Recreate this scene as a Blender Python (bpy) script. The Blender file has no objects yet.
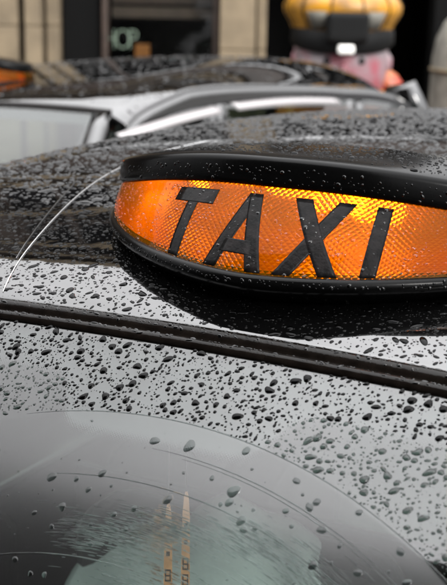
import bpy, math, random
import numpy as np
from mathutils import Vector, Matrix

SC = bpy.context.scene
COL = SC.collection
random.seed(4)
RNG = np.random.default_rng(11)

# ------------------------------------------------------------------ camera
CAM_POS = np.array([.5205, -.9953, 2.0703])
YAW, PITCH, ROLL = map(math.radians, (27.5402, 14.4703, 1.149))
fwd = np.array([-math.sin(YAW) * math.cos(PITCH), math.cos(YAW) * math.cos(PITCH), -math.sin(PITCH)])
r0 = np.array([math.cos(YAW), math.sin(YAW), 0.])
u0 = np.cross(r0, fwd)
RIGHT = r0 * math.cos(ROLL) + u0 * math.sin(ROLL)
UP = -r0 * math.sin(ROLL) + u0 * math.cos(ROLL)
cam_data = bpy.data.cameras.new('camera')
cam = bpy.data.objects.new('camera', cam_data)
COL.objects.link(cam)
cam.matrix_world = Matrix(((RIGHT[0], UP[0], -fwd[0], CAM_POS[0]),
                           (RIGHT[1], UP[1], -fwd[1], CAM_POS[1]),
                           (RIGHT[2], UP[2], -fwd[2], CAM_POS[2]),
                           (0, 0, 0, 1)))
cam_data.sensor_fit = 'VERTICAL'
cam_data.sensor_height = 36
cam_data.sensor_width = 27.5
cam_data.lens = 72.33
cam_data.clip_start = .05
cam_data.clip_end = 500
cam_data.dof.use_dof = True
cam_data.dof.focus_distance = 1.27
cam_data.dof.aperture_fstop = 8
SC.camera = cam

# ------------------------------------------------------------------ world, sun, exposure
world = bpy.data.worlds.new('World')
SC.world = world
world.use_nodes = True
wn = world.node_tree
wn.nodes.clear()
SUN_EL, SUN_ROT = math.radians(27), math.radians(125)
sky = wn.nodes.new('ShaderNodeTexSky')
sky.sky_type = 'NISHITA'
sky.sun_disc = False
sky.sun_elevation = SUN_EL
sky.sun_rotation = SUN_ROT
sky.air_density = 1.0
sky.dust_density = 4.0
bw = wn.nodes.new('ShaderNodeRGBToBW')                  # an even grey overcast
mixw = wn.nodes.new('ShaderNodeMix')
mixw.data_type = 'FLOAT'
mixw.inputs[0].default_value = .8
mixw.inputs[0].default_value = .8
tcw = wn.nodes.new('ShaderNodeTexCoord')
nzw = wn.nodes.new('ShaderNodeTexNoise')
nzw.inputs['Scale'].default_value = 2.2
nzw.inputs['Detail'].default_value = 4
rmw = wn.nodes.new('ShaderNodeMapRange')
rmw.inputs[1].default_value = .3
rmw.inputs[2].default_value = .7
rmw.inputs[3].default_value = .8
rmw.inputs[4].default_value = 1.12
mulw = wn.nodes.new('ShaderNodeMath')
mulw.operation = 'MULTIPLY'
colw = wn.nodes.new('ShaderNodeCombineColor')
m2 = wn.nodes.new('ShaderNodeMath'); m2.operation = 'MULTIPLY'; m2.inputs[1].default_value = 1.015
bg = wn.nodes.new('ShaderNodeBackground')
bg.inputs['Strength'].default_value = .15
wo = wn.nodes.new('ShaderNodeOutputWorld')
L = wn.links.new
sepw = wn.nodes.new('ShaderNodeSeparateXYZ')            # heavy overcast: darker towards the horizon all round
sqw = wn.nodes.new('ShaderNodeMath'); sqw.operation = 'MULTIPLY'
grw = wn.nodes.new('ShaderNodeMapRange')
grw.inputs[3].default_value = 1.4; grw.inputs[4].default_value = 17.0
wn.links.new(tcw.outputs['Generated'], sepw.inputs[0])
wn.links.new(sepw.outputs[2], sqw.inputs[0]); wn.links.new(sepw.outputs[2], sqw.inputs[1])
wn.links.new(sqw.outputs[0], grw.inputs[0]); wn.links.new(grw.outputs[0], mixw.inputs[3])
L(sky.outputs[0], bw.inputs[0]); L(bw.outputs[0], mixw.inputs[2])
L(tcw.outputs['Generated'], nzw.inputs['Vector']); L(nzw.outputs['Fac'], rmw.inputs[0])
L(mixw.outputs[0], mulw.inputs[0]); L(rmw.outputs[0], mulw.inputs[1])
L(mulw.outputs[0], colw.inputs[0]); L(mulw.outputs[0], colw.inputs[1])
L(mulw.outputs[0], m2.inputs[0]); L(m2.outputs[0], colw.inputs[2])
L(colw.outputs[0], bg.inputs['Color']); L(bg.outputs[0], wo.inputs[0])

sun_d = bpy.data.lights.new('sun', 'SUN')
sun_d.energy = .5
sun_d.angle = math.radians(12)
sun_d.color = (1, .97, .92)
sun = bpy.data.objects.new('sun', sun_d)
COL.objects.link(sun)
# light arrives from azimuth SUN_ROT (clockwise from +Y), elevation SUN_EL
sdir = Vector((math.sin(SUN_ROT) * math.cos(SUN_EL), math.cos(SUN_ROT) * math.cos(SUN_EL), math.sin(SUN_EL)))
sun.rotation_euler = sdir.to_track_quat('Z', 'Y').to_euler()

SC.view_settings.view_transform = 'Standard'
SC.view_settings.look = 'None'
SC.view_settings.gamma = 1
SC.view_settings.use_curve_mapping = False
SC.view_settings.exposure = 2.1
SC.render.engine = 'CYCLES'
cy = SC.cycles
cy.use_denoising = True
cy.max_bounces = 12
cy.transmission_bounces = 10
cy.transparent_max_bounces = 24
cy.glossy_bounces = 6
cy.sample_clamp_indirect = 8
cy.caustics_reflective = False
cy.caustics_refractive = True

# ------------------------------------------------------------------ material helpers
def new_mat(name):
    m = bpy.data.materials.new(name)
    m.use_nodes = True
    nt = m.node_tree
    nt.nodes.clear()
    out = nt.nodes.new('ShaderNodeOutputMaterial')
    return m, nt, out

def node(nt, kind, **kw):
    n = nt.nodes.new(kind)
    for k, v in kw.items():
        if k in n.inputs:
            n.inputs[k].default_value = v
        else:
            setattr(n, k, v)
    return n

def rgba(c):
    return (c[0], c[1], c[2], 1)

def principled(name, col, rough=.5, ior=1.5, metal=0., noise=None, bump=None, col2=None, spec=None):
    """noise=(scale, amount) varies colour; bump=(scale, distance) gives relief"""
    m, nt, out = new_mat(name)
    p = node(nt, 'ShaderNodeBsdfPrincipled')
    p.inputs['Base Color'].default_value = rgba(col)
    p.inputs['Roughness'].default_value = rough
    p.inputs['IOR'].default_value = ior
    p.inputs['Metallic'].default_value = metal
    if spec is not None:
        p.inputs['Specular IOR Level'].default_value = spec
    tc = node(nt, 'ShaderNodeTexCoord')
    if noise:
        nz = node(nt, 'ShaderNodeTexNoise')
        nz.inputs['Scale'].default_value = noise[0]
        nz.inputs['Detail'].default_value = 6
        nt.links.new(tc.outputs['Object'], nz.inputs['Vector'])
        mx = node(nt, 'ShaderNodeMix', data_type='RGBA')
        c2 = col2 or tuple(c * (1 - noise[1]) for c in col)
        mx.inputs[6].default_value = rgba(col)
        mx.inputs[7].default_value = rgba(c2)
        mr = node(nt, 'ShaderNodeMapRange')
        mr.inputs[1].default_value = .35
        mr.inputs[2].default_value = .65
        nt.links.new(nz.outputs['Fac'], mr.inputs[0])
        nt.links.new(mr.outputs[0], mx.inputs[0])
        nt.links.new(mx.outputs[2], p.inputs['Base Color'])
    if bump:
        nb = node(nt, 'ShaderNodeTexNoise')
        nb.inputs['Scale'].default_value = bump[0]
        nb.inputs['Detail'].default_value = 4
        nt.links.new(tc.outputs['Object'], nb.inputs['Vector'])
        b = node(nt, 'ShaderNodeBump')
        b.inputs['Distance'].default_value = bump[1]
        b.inputs['Strength'].default_value = 1
        nt.links.new(nb.outputs['Fac'], b.inputs['Height'])
        nt.links.new(b.outputs[0], p.inputs['Normal'])
    nt.links.new(p.outputs[0], out.inputs[0])
    return m

M = {}
M['paint'] = principled('black_paint', (.0012, .0012, .0012), .03, 1.75, bump=(9, .0006))
M['trim'] = principled('black_trim', (.0012, .0012, .0012), .2, 1.16, bump=(300, .00005))
M['rubber'] = principled('rubber', (.004, .003, .0024), .16, 1.2, noise=(60, .5), bump=(90, .0006))
M['dark'] = principled('dark_interior', (.006, .006, .006), .8, spec=.2)
M['seat'] = principled('seat_vinyl', (.16, .185, .18), .5, noise=(12, .3))
M['seat_dark'] = principled('seat_dark', (.02, .02, .02), .6, noise=(12, .3))
M['chrome'] = principled('bright_metal', (.8, .8, .8), .12, metal=1)
M['tyre'] = principled('tyre', (.012, .012, .012), .7)
M['head'] = principled('headlamp_glass', (.7, .72, .72), .05, 1.5)
M['plastic'] = principled('deflector', (.26, .245, .245), .12, 1.5)
M['reflector'] = principled('reflector', (.30, .22, .14), .35)
M['letter'] = principled('letter_black', (.002, .002, .002), .28, 1.14, noise=(90, .5), col2=(.007, .006, .006), bump=(300, .0004))
M['teal'] = principled('pale_teal_cloth', (.46, .485, .475), .85, noise=(14, .15), bump=(18, .003))
M['tan'] = principled('tan_strap', (.55, .27, .13), .6, noise=(60, .35))
M['ink'] = principled('strap_ink', (.03, .02, .015), .6)

# sheet glass: transparent with mirror reflection on each face
def glass_mat(name, tint, ior, rough=0.):
    m, nt, out = new_mat(name)
    tr = node(nt, 'ShaderNodeBsdfTransparent'); tr.inputs[0].default_value = rgba(tint)
    gl = node(nt, 'ShaderNodeBsdfGlossy'); gl.inputs['Roughness'].default_value = rough
    # the reflectance of the sheet is carried by its front face, so thick panes show no double image
    ge = node(nt, 'ShaderNodeNewGeometry')
    f0 = node(nt, 'ShaderNodeFresnel'); f0.inputs[0].default_value = ior
    inv = node(nt, 'ShaderNodeMath', operation='SUBTRACT'); inv.inputs[0].default_value = 1.0
    nt.links.new(ge.outputs['Backfacing'], inv.inputs[1])
    fr = node(nt, 'ShaderNodeMath', operation='MULTIPLY')
    nt.links.new(f0.outputs[0], fr.inputs[0]); nt.links.new(inv.outputs[0], fr.inputs[1])
    mx = node(nt, 'ShaderNodeMixShader')
    nt.links.new(fr.outputs[0], mx.inputs[0])
    nt.links.new(tr.outputs[0], mx.inputs[1]); nt.links.new(gl.outputs[0], mx.inputs[2])
    nt.links.new(mx.outputs[0], out.inputs[0])
    return m
M['glass'] = glass_mat('windscreen_glass', (.84, .89, .875), 1.72, .004)
def wiped_film(m, piv, rw):
    """inside the wiper's sweep a thin smeared film of water softens the reflection"""
    nt = m.node_tree
    uv = node(nt, 'ShaderNodeUVMap'); uv.uv_map = 'UVMap'
    ds = node(nt, 'ShaderNodeVectorMath', operation='DISTANCE'); ds.inputs[1].default_value = (piv[0], piv[1], 0)
    nt.links.new(uv.outputs[0], ds.inputs[0])
    mr = node(nt, 'ShaderNodeMapRange'); mr.inputs[1].default_value = rw; mr.inputs[2].default_value = rw - .004
    mr.inputs[3].default_value = .03; mr.inputs[4].default_value = .2
    nt.links.new(ds.outputs['Value'], mr.inputs[0])
    gl = next(n for n in nt.nodes if n.type == 'BSDF_GLOSSY')
    nt.links.new(mr.outputs[0], gl.inputs['Roughness'])
wiped_film(M['glass'], (-.018, .637), .552)
M['sideglass'] = glass_mat('side_glass', (.62, .68, .65), 1.5)
M['shopglass'] = glass_mat('shop_glass', (.85, .86, .85), 1.45)

# water: on black paint or print it is optically black with a mirror skin; on glass it bends light
M['water_dark'] = principled('water_on_black', (.0005, .0005, .0005), .01, 1.17)
M['water_roof'] = principled('water_on_roof', (.0005, .0005, .0005), .01, 1.36)
def water_mat(name, col, ior=1.33):
    m, nt, out = new_mat(name)
    rf = node(nt, 'ShaderNodeBsdfRefraction'); rf.inputs['Color'].default_value = rgba(col)
    rf.inputs['IOR'].default_value = ior; rf.inputs['Roughness'].default_value = .0
    gl = node(nt, 'ShaderNodeBsdfGlossy'); gl.inputs['Roughness'].default_value = .01
    fr = node(nt, 'ShaderNodeFresnel'); fr.inputs[0].default_value = 1.4
    mx = node(nt, 'ShaderNodeMixShader')
    nt.links.new(fr.outputs[0], mx.inputs[0])
    nt.links.new(rf.outputs[0], mx.inputs[1]); nt.links.new(gl.outputs[0], mx.inputs[2])
    nt.links.new(mx.outputs[0], out.inputs[0])
    return m
M['water_glass'] = water_mat('water_on_glass', (.36, .43, .40))
M['water_flat'] = water_mat('water_wiped', (.45, .49, .48), 1.1)
M['water_film'] = water_mat('water_film', (.62, .66, .65), 1.1)
M['water_lens'] = water_mat('water_on_lens', (.96, .96, .96), 1.3)

# frit: black ceramic print whose edge breaks into dots
def frit_mat():
    m, nt, out = new_mat('frit_print')
    uv = node(nt, 'ShaderNodeUVMap'); uv.uv_map = 'UVMap'
    at = node(nt, 'ShaderNodeAttribute'); at.attribute_name = 'edge'
    mp = node(nt, 'ShaderNodeMapping'); mp.inputs['Rotation'].default_value = (0, 0, math.radians(45))
    mp.inputs['Scale'].default_value = (450, 450, 450)
    nt.links.new(uv.outputs[0], mp.inputs[0])
    fr = node(nt, 'ShaderNodeVectorMath', operation='FRACTION'); nt.links.new(mp.outputs[0], fr.inputs[0])
    sb = node(nt, 'ShaderNodeVectorMath', operation='SUBTRACT'); sb.inputs[1].default_value = (.5, .5, 0)
    nt.links.new(fr.outputs[0], sb.inputs[0])
    sep = node(nt, 'ShaderNodeSeparateXYZ'); nt.links.new(sb.outputs[0], sep.inputs[0])
    cmb = node(nt, 'ShaderNodeCombineXYZ'); nt.links.new(sep.outputs[0], cmb.inputs[0]); nt.links.new(sep.outputs[1], cmb.inputs[1])
    ln = node(nt, 'ShaderNodeVectorMath', operation='LENGTH'); nt.links.new(cmb.outputs[0], ln.inputs[0])
    # edge attribute: 1 deep inside the band, 0 at the end of the dots
    rad = node(nt, 'ShaderNodeMapRange'); rad.inputs[3].default_value = .12; rad.inputs[4].default_value = .75
    nt.links.new(at.outputs['Fac'], rad.inputs[0])
    lt = node(nt, 'ShaderNodeMath', operation='LESS_THAN')
    nt.links.new(ln.outputs['Value'], lt.inputs[0]); nt.links.new(rad.outputs[0], lt.inputs[1])
    gt = node(nt, 'ShaderNodeMath', operation='GREATER_THAN'); gt.inputs[1].default_value = .001
    nt.links.new(at.outputs['Fac'], gt.inputs[0])
    ml = node(nt, 'ShaderNodeMath', operation='MULTIPLY'); nt.links.new(lt.outputs[0], ml.inputs[0]); nt.links.new(gt.outputs[0], ml.inputs[1])
    tr = node(nt, 'ShaderNodeBsdfTransparent')
    df = node(nt, 'ShaderNodeBsdfDiffuse'); df.inputs[0].default_value = (.045, .043, .044, 1)
    mx = node(nt, 'ShaderNodeMixShader')
    nt.links.new(ml.outputs[0], mx.inputs[0]); nt.links.new(tr.outputs[0], mx.inputs[1]); nt.links.new(df.outputs[0], mx.inputs[2])
    nt.links.new(mx.outputs[0], out.inputs[0])
    return m
M['frit'] = frit_mat()

# orange sign lens: smooth wet outside, diamond prisms on the inside
def lens_mat():
    m, nt, out = new_mat('orange_lens')
    uv = node(nt, 'ShaderNodeUVMap'); uv.uv_map = 'UVMap'
    sep = node(nt, 'ShaderNodeSeparateXYZ'); nt.links.new(uv.outputs[0], sep.inputs[0])
    def tri(expr_op):
        a = node(nt, 'ShaderNodeMath', operation=expr_op)
        nt.links.new(sep.outputs[0], a.inputs[0]); nt.links.new(sep.outputs[1], a.inputs[1])
        p = node(nt, 'ShaderNodeMath', operation='PINGPONG'); p.inputs[1].default_value = .0036
        nt.links.new(a.outputs[0], p.inputs[0])
        return p
    t1, t2 = tri('ADD'), tri('SUBTRACT')
    hgt = node(nt, 'ShaderNodeMath', operation='MINIMUM')
    nt.links.new(t1.outputs[0], hgt.inputs[0]); nt.links.new(t2.outputs[0], hgt.inputs[1])
    fade = node(nt, 'ShaderNodeMapRange'); fade.inputs[1].default_value = -.15; fade.inputs[2].default_value = -.09
    nt.links.new(sep.outputs[0], fade.inputs[0])
    fade2 = node(nt, 'ShaderNodeMapRange'); fade2.inputs[1].default_value = .21; fade2.inputs[2].default_value = .16
    nt.links.new(sep.outputs[0], fade2.inputs[0])
    fm = node(nt, 'ShaderNodeMath', operation='MULTIPLY'); nt.links.new(fade.outputs[0], fm.inputs[0]); nt.links.new(fade2.outputs[0], fm.inputs[1])
    h2 = node(nt, 'ShaderNodeMath', operation='MULTIPLY'); nt.links.new(hgt.outputs[0], h2.inputs[0]); nt.links.new(fm.outputs[0], h2.inputs[1])
    bp = node(nt, 'ShaderNodeBump'); bp.inputs['Distance'].default_value = 1.0; bp.inputs['Strength'].default_value = 1.0; bp.invert = True
    nt.links.new(h2.outputs[0], bp.inputs['Height'])
    rf = node(nt, 'ShaderNodeBsdfRefraction'); rf.inputs['Color'].default_value = (1, .25, .002, 1)
    rf.inputs['IOR'].default_value = 1.35; rf.inputs['Roughness'].default_value = .27
    tl = node(nt, 'ShaderNodeBsdfTranslucent'); tl.inputs['Color'].default_value = (1, .44, .012, 1)
    nt.links.new(bp.outputs[0], rf.inputs['Normal']); nt.links.new(bp.outputs[0], tl.inputs['Normal'])
    df = node(nt, 'ShaderNodeBsdfDiffuse'); df.inputs[0].default_value = (.5, .20, .004, 1)
    m1 = node(nt, 'ShaderNodeMixShader'); m1.inputs[0].default_value = .12
    nt.links.new(rf.outputs[0], m1.inputs[1]); nt.links.new(tl.outputs[0], m1.inputs[2])
    m1b = node(nt, 'ShaderNodeMixShader'); m1b.inputs[0].default_value = .06
    nt.links.new(m1.outputs[0], m1b.inputs[1]); nt.links.new(df.outputs[0], m1b.inputs[2])
    gl = node(nt, 'ShaderNodeBsdfGlossy'); gl.inputs['Roughness'].default_value = .04
    fr = node(nt, 'ShaderNodeFresnel'); fr.inputs[0].default_value = 1.12
    mx = node(nt, 'ShaderNodeMixShader')
    nt.links.new(fr.outputs[0], mx.inputs[0]); nt.links.new(m1b.outputs[0], mx.inputs[1]); nt.links.new(gl.outputs[0], mx.inputs[2])
    nt.links.new(mx.outputs[0], out.inputs[0])
    return m
M['lens'] = lens_mat()

def emit_mat(name, col, s):
    m, nt, out = new_mat(name)
    e = node(nt, 'ShaderNodeEmission'); e.inputs[0].default_value = rgba(col); e.inputs[1].default_value = s
    nt.links.new(e.outputs[0], out.inputs[0])
    return m
M['bulb'] = emit_mat('bulb_glow', (1, .68, .32), 9)

# ------------------------------------------------------------------ mesh helpers
def link(o, parent=None):
    COL.objects.link(o)
    if parent is not None:
        o.parent = parent
    return o

def mesh_obj(name, V, Fs, mat, parent=None, smooth=False, uv=None):
    me = bpy.data.meshes.new(name)
    me.from_pydata([tuple(map(float, v)) for v in V], [], [tuple(map(int, f)) for f in Fs])
    me.materials.append(M[mat] if isinstance(mat, str) else mat)
    if smooth:
        me.polygons.foreach_set('use_smooth', [True] * len(me.polygons))
    if uv is not None:
        lay = me.uv_layers.new(name='UVMap')
        idx = np.empty(len(me.loops), np.int32)
        me.loops.foreach_get('vertex_index', idx)
        lay.data.foreach_set('uv', np.asarray(uv, np.float32)[idx].ravel())
    me.update()
    return link(bpy.data.objects.new(name, me), parent)

def tri_mesh(name, V, T, mat):
    """fast mesh of triangles from arrays, smooth"""
    me = bpy.data.meshes.new(name)
    V = np.asarray(V, np.float32); T = np.asarray(T, np.int32)
    me.vertices.add(len(V)); me.vertices.foreach_set('co', V.ravel())
    me.loops.add(T.size); me.loops.foreach_set('vertex_index', T.ravel())
    me.polygons.add(len(T))
    me.polygons.foreach_set('loop_start', np.arange(0, T.size, 3, dtype=np.int32))
    me.polygons.foreach_set('use_smooth', np.ones(len(T), bool))
    me.materials.append(M[mat])
    me.update(); me.validate()
    return me

def grid_faces(nu, nv, close_u=False, off=0):
    F = []
    for j in range(nv - 1):
        for i in range(nu if close_u else nu - 1):
            a = off + j * nu + i; b = off + j * nu + (i + 1) % nu
            F.append((a, b, b + nu, a + nu))
    return F

def surf_obj(name, fn, us, vs, mat, parent=None, thick=0, uv=True, flip=False):
    U, V = np.meshgrid(us, vs)
    P = fn(U.ravel(), V.ravel())
    F = grid_faces(len(us), len(vs))
    if flip:
        F = [f[::-1] for f in F]
    o = mesh_obj(name, P, F, mat, parent, True, np.stack([U.ravel(), V.ravel()], -1) if uv else None)
    if thick:
        s = o.modifiers.new('solid', 'SOLIDIFY'); s.thickness = thick; s.offset = -1
    return o

def box(name, lo, hi, mat, parent=None, bevel=.0, seg=2):
    (x0, y0, z0), (x1, y1, z1) = lo, hi
    V = [(x0, y0, z0), (x1, y0, z0), (x1, y1, z0), (x0, y1, z0), (x0, y0, z1), (x1, y0, z1), (x1, y1, z1), (x0, y1, z1)]
    F = [(3, 2, 1, 0), (4, 5, 6, 7), (0, 1, 5, 4), (1, 2, 6, 5), (2, 3, 7, 6), (3, 0, 4, 7)]
    o = mesh_obj(name, V, F, mat, parent)
    if bevel:
        b = o.modifiers.new('bevel', 'BEVEL'); b.width = bevel; b.segments = seg
    return o

def sweep(name, path, prof, mat, parent=None, up=(0, 0, 1), closed=False, smooth=True, cap=True):
    """profile (a=side, b=up) carried along a path"""
    path = np.asarray(path, float); n = len(path); V = []
    upv = np.asarray(up, float)
    for i in range(n):
        t = path[min(i + 1, n - 1)] - path[max(i - 1, 0)]
        t /= np.linalg.norm(t)
        s = np.cross(t, upv); s /= np.linalg.norm(s); b = np.cross(s, t)
        V += [path[i] + s * p[0] + b * p[1] for p in prof]
    k = len(prof)
    F = grid_faces(k, n, close_u=True)
    if cap:
        F += [tuple(range(k))[::-1], tuple((n - 1) * k + j for j in range(k))]
    return mesh_obj(name, V, F, mat, parent, smooth)

def ring(r, n=8, sy=1.):
    return [(r * math.cos(2 * math.pi * i / n), r * sy * math.sin(2 * math.pi * i / n)) for i in range(n)]

def lathe(name, prof, mat, parent=None, n=24, axis='z', centre=(0, 0, 0), scale=(1, 1, 1)):
    V = []
    for r, h in prof:
        for i in range(n):
            a = 2 * math.pi * i / n
            p = (r * math.cos(a), r * math.sin(a), h)
            if axis == 'x': p = (p[2], p[0], p[1])
            if axis == 'y': p = (p[0], p[2], p[1])
            V.append(tuple(centre[k] + p[k] * scale[k] for k in range(3)))
    F = grid_faces(n, len(prof), close_u=True)
    F += [tuple(range(n))[::-1], tuple((len(prof) - 1) * n + i for i in range(n))]
    return mesh_obj(name, V, F, mat, parent, True)

def empty(name, loc=(0, 0, 0), rz=0.):
    o = bpy.data.objects.new(name, None); COL.objects.link(o)
    o.location = loc; o.rotation_euler = (0, 0, rz); o.empty_display_size = .1
    return o

def tag(o, label=None, cat=None, group=None, kind=None):
    if label: o['label'] = label
    if cat: o['category'] = cat
    if group: o['group'] = group
    if kind: o['kind'] = kind
    return o

def copy_tree(o, parent=None):
    c = o.copy(); COL.objects.link(c); c.parent = parent
    for ch in list(o.children):
        copy_tree(ch, c)
    return c

# ------------------------------------------------------------------ surfaces of the cab (cab faces -Y, header of the windscreen at y = 0)
YK = np.array([-.02, .03, .06, .1, .15, .3, .6, 1.0, 1.4, 1.8, 2.1, 2.35])
SLP = np.tan(np.radians([31, 27, 20, 12, 8.5, 7.0, 4.3, 1.0, -2.0, -5.2, -11, -24]))
yy = np.linspace(-.02, 2.35, 600)
sl = np.interp(yy, YK, SLP)
zz = np.concatenate([[0], np.cumsum((sl[1:] + sl[:-1]) / 2 * np.diff(yy))]); zz += 1.736 - np.interp(.03, yy, zz)

def roof_z(x, y):
    c = .010 + .0254 * np.exp(-np.clip(y, 0, 9) / .25) + .030 * np.clip(y - .4, 0, 1.2)
    k = (x / .7) ** 2
    q = np.clip((np.abs(x) - .59 + .12 * np.clip(y - .4, 0, 1.2)) / .26, 0, 2)
    r = .09 * q ** 2.6
    r = r / (1 + (r / .1) ** 4) ** .25            # the roll-over ends in a gutter
    return np.interp(y - .0114 * k, yy, zz) - c * k - r
def roof_s(x, y):
    return np.stack([x, y, roof_z(x, y)], -1)

vv = np.linspace(0, .80, 300)
S_ = np.radians(np.interp(vv, [0, .12, .3, .78], [40, 44, 51, 55]))
yv = -np.concatenate([[0], np.cumsum((np.cos(S_)[1:] + np.cos(S_)[:-1]) / 2 * np.diff(vv))])
zv = -np.concatenate([[0], np.cumsum((np.sin(S_)[1:] + np.sin(S_)[:-1]) / 2 * np.diff(vv))])
def screen_s(u, v):
    k = (u / .7) ** 2
    return np.stack([u, .0114 * k + np.interp(v, vv, yv) + .12 * k * v, 1.72 - .0354 * k + np.interp(v, vv, zv)], -1)

def normals(fn, a, b, e=2e-4):
    P = fn(a, b)
    n = np.cross(fn(a + e, b) - P, fn(a, b + e) - P)
    n /= np.linalg.norm(n, axis=-1, keepdims=True)
    c = getattr(fn, 'centre', None)               # outwards from a centre line, otherwise upwards
    side = n[:, 2:3] if c is None else ((P - np.array(c))[:, :2] * n[:, :2]).sum(1, keepdims=True)
    return n * np.where(side < 0, -1, 1)

# sign: superellipse plan that changes with height t (0 lens foot, 1 lens top)
SG = dict(w=.2996, d=.2645, n=1.6633, ys=.3102, zb=1.7996, H=.0804, rake=-.0079, tp=.005, dt=.1816, drop=.0524, n2=1.62, back=.125, tilt=.05)
def sign_plan(th, t, grow=0.):
    """th 0 = front centre, + towards the cab's left; t any height (1 = lens top)"""
    g = SG; tc = np.clip(t, 0, 1)
    s, c = np.sin(th), np.cos(th)
    bul = np.sin(np.pi * tc) * .006
    d = np.where(c > 0, g['d'] * (1 - tc) + g['dt'] * tc, g['back']) + grow + bul
    n = np.where(c > 0, g['n'] * (1 - tc) + g['n2'] * tc, 2.3)
    x = (g['w'] * (1 - g['tp'] * tc) + grow + bul * .6) * np.sign(s) * np.abs(s) ** (2 / n)
    y = -d * np.sign(c) * np.abs(c) ** (2 / n)
    z = g['zb'] + g['H'] * t - g['drop'] * tc * (x / g['w']) ** 2 + g['tilt'] * (y + g['rake'] * tc)
    return np.stack([x, g['ys'] + y + g['rake'] * tc, z], -1)
def cap_fall(x, y):
    """the housing is a wedge: its top falls away behind the front edge"""
    yf = SG['ys'] + SG['rake'] - SG['dt'] * np.clip(1 - np.abs(x / SG['w']) ** SG['n2'], 0, 1) ** (1 / SG['n2'])
    return .135 * np.clip(y - yf - .012, 0, 1)
TH = np.linspace(-math.pi * .60, math.pi * .60, 721)
_mid = sign_plan(TH, np.full_like(TH, .5))
ARC = np.concatenate([[0], np.cumsum(np.linalg.norm(np.diff(_mid, axis=0), axis=1))]); ARC -= np.interp(0, TH, ARC)
def lens_s(u, v):
    """u arc length along the lens (m), v height fraction scaled to metres along the slanted face (0..FACE)"""
    return sign_plan(np.interp(u, ARC, TH), np.asarray(v) / FACE)
FACE = .112
lens_s.centre = (0, SG['ys'], 0)

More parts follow.
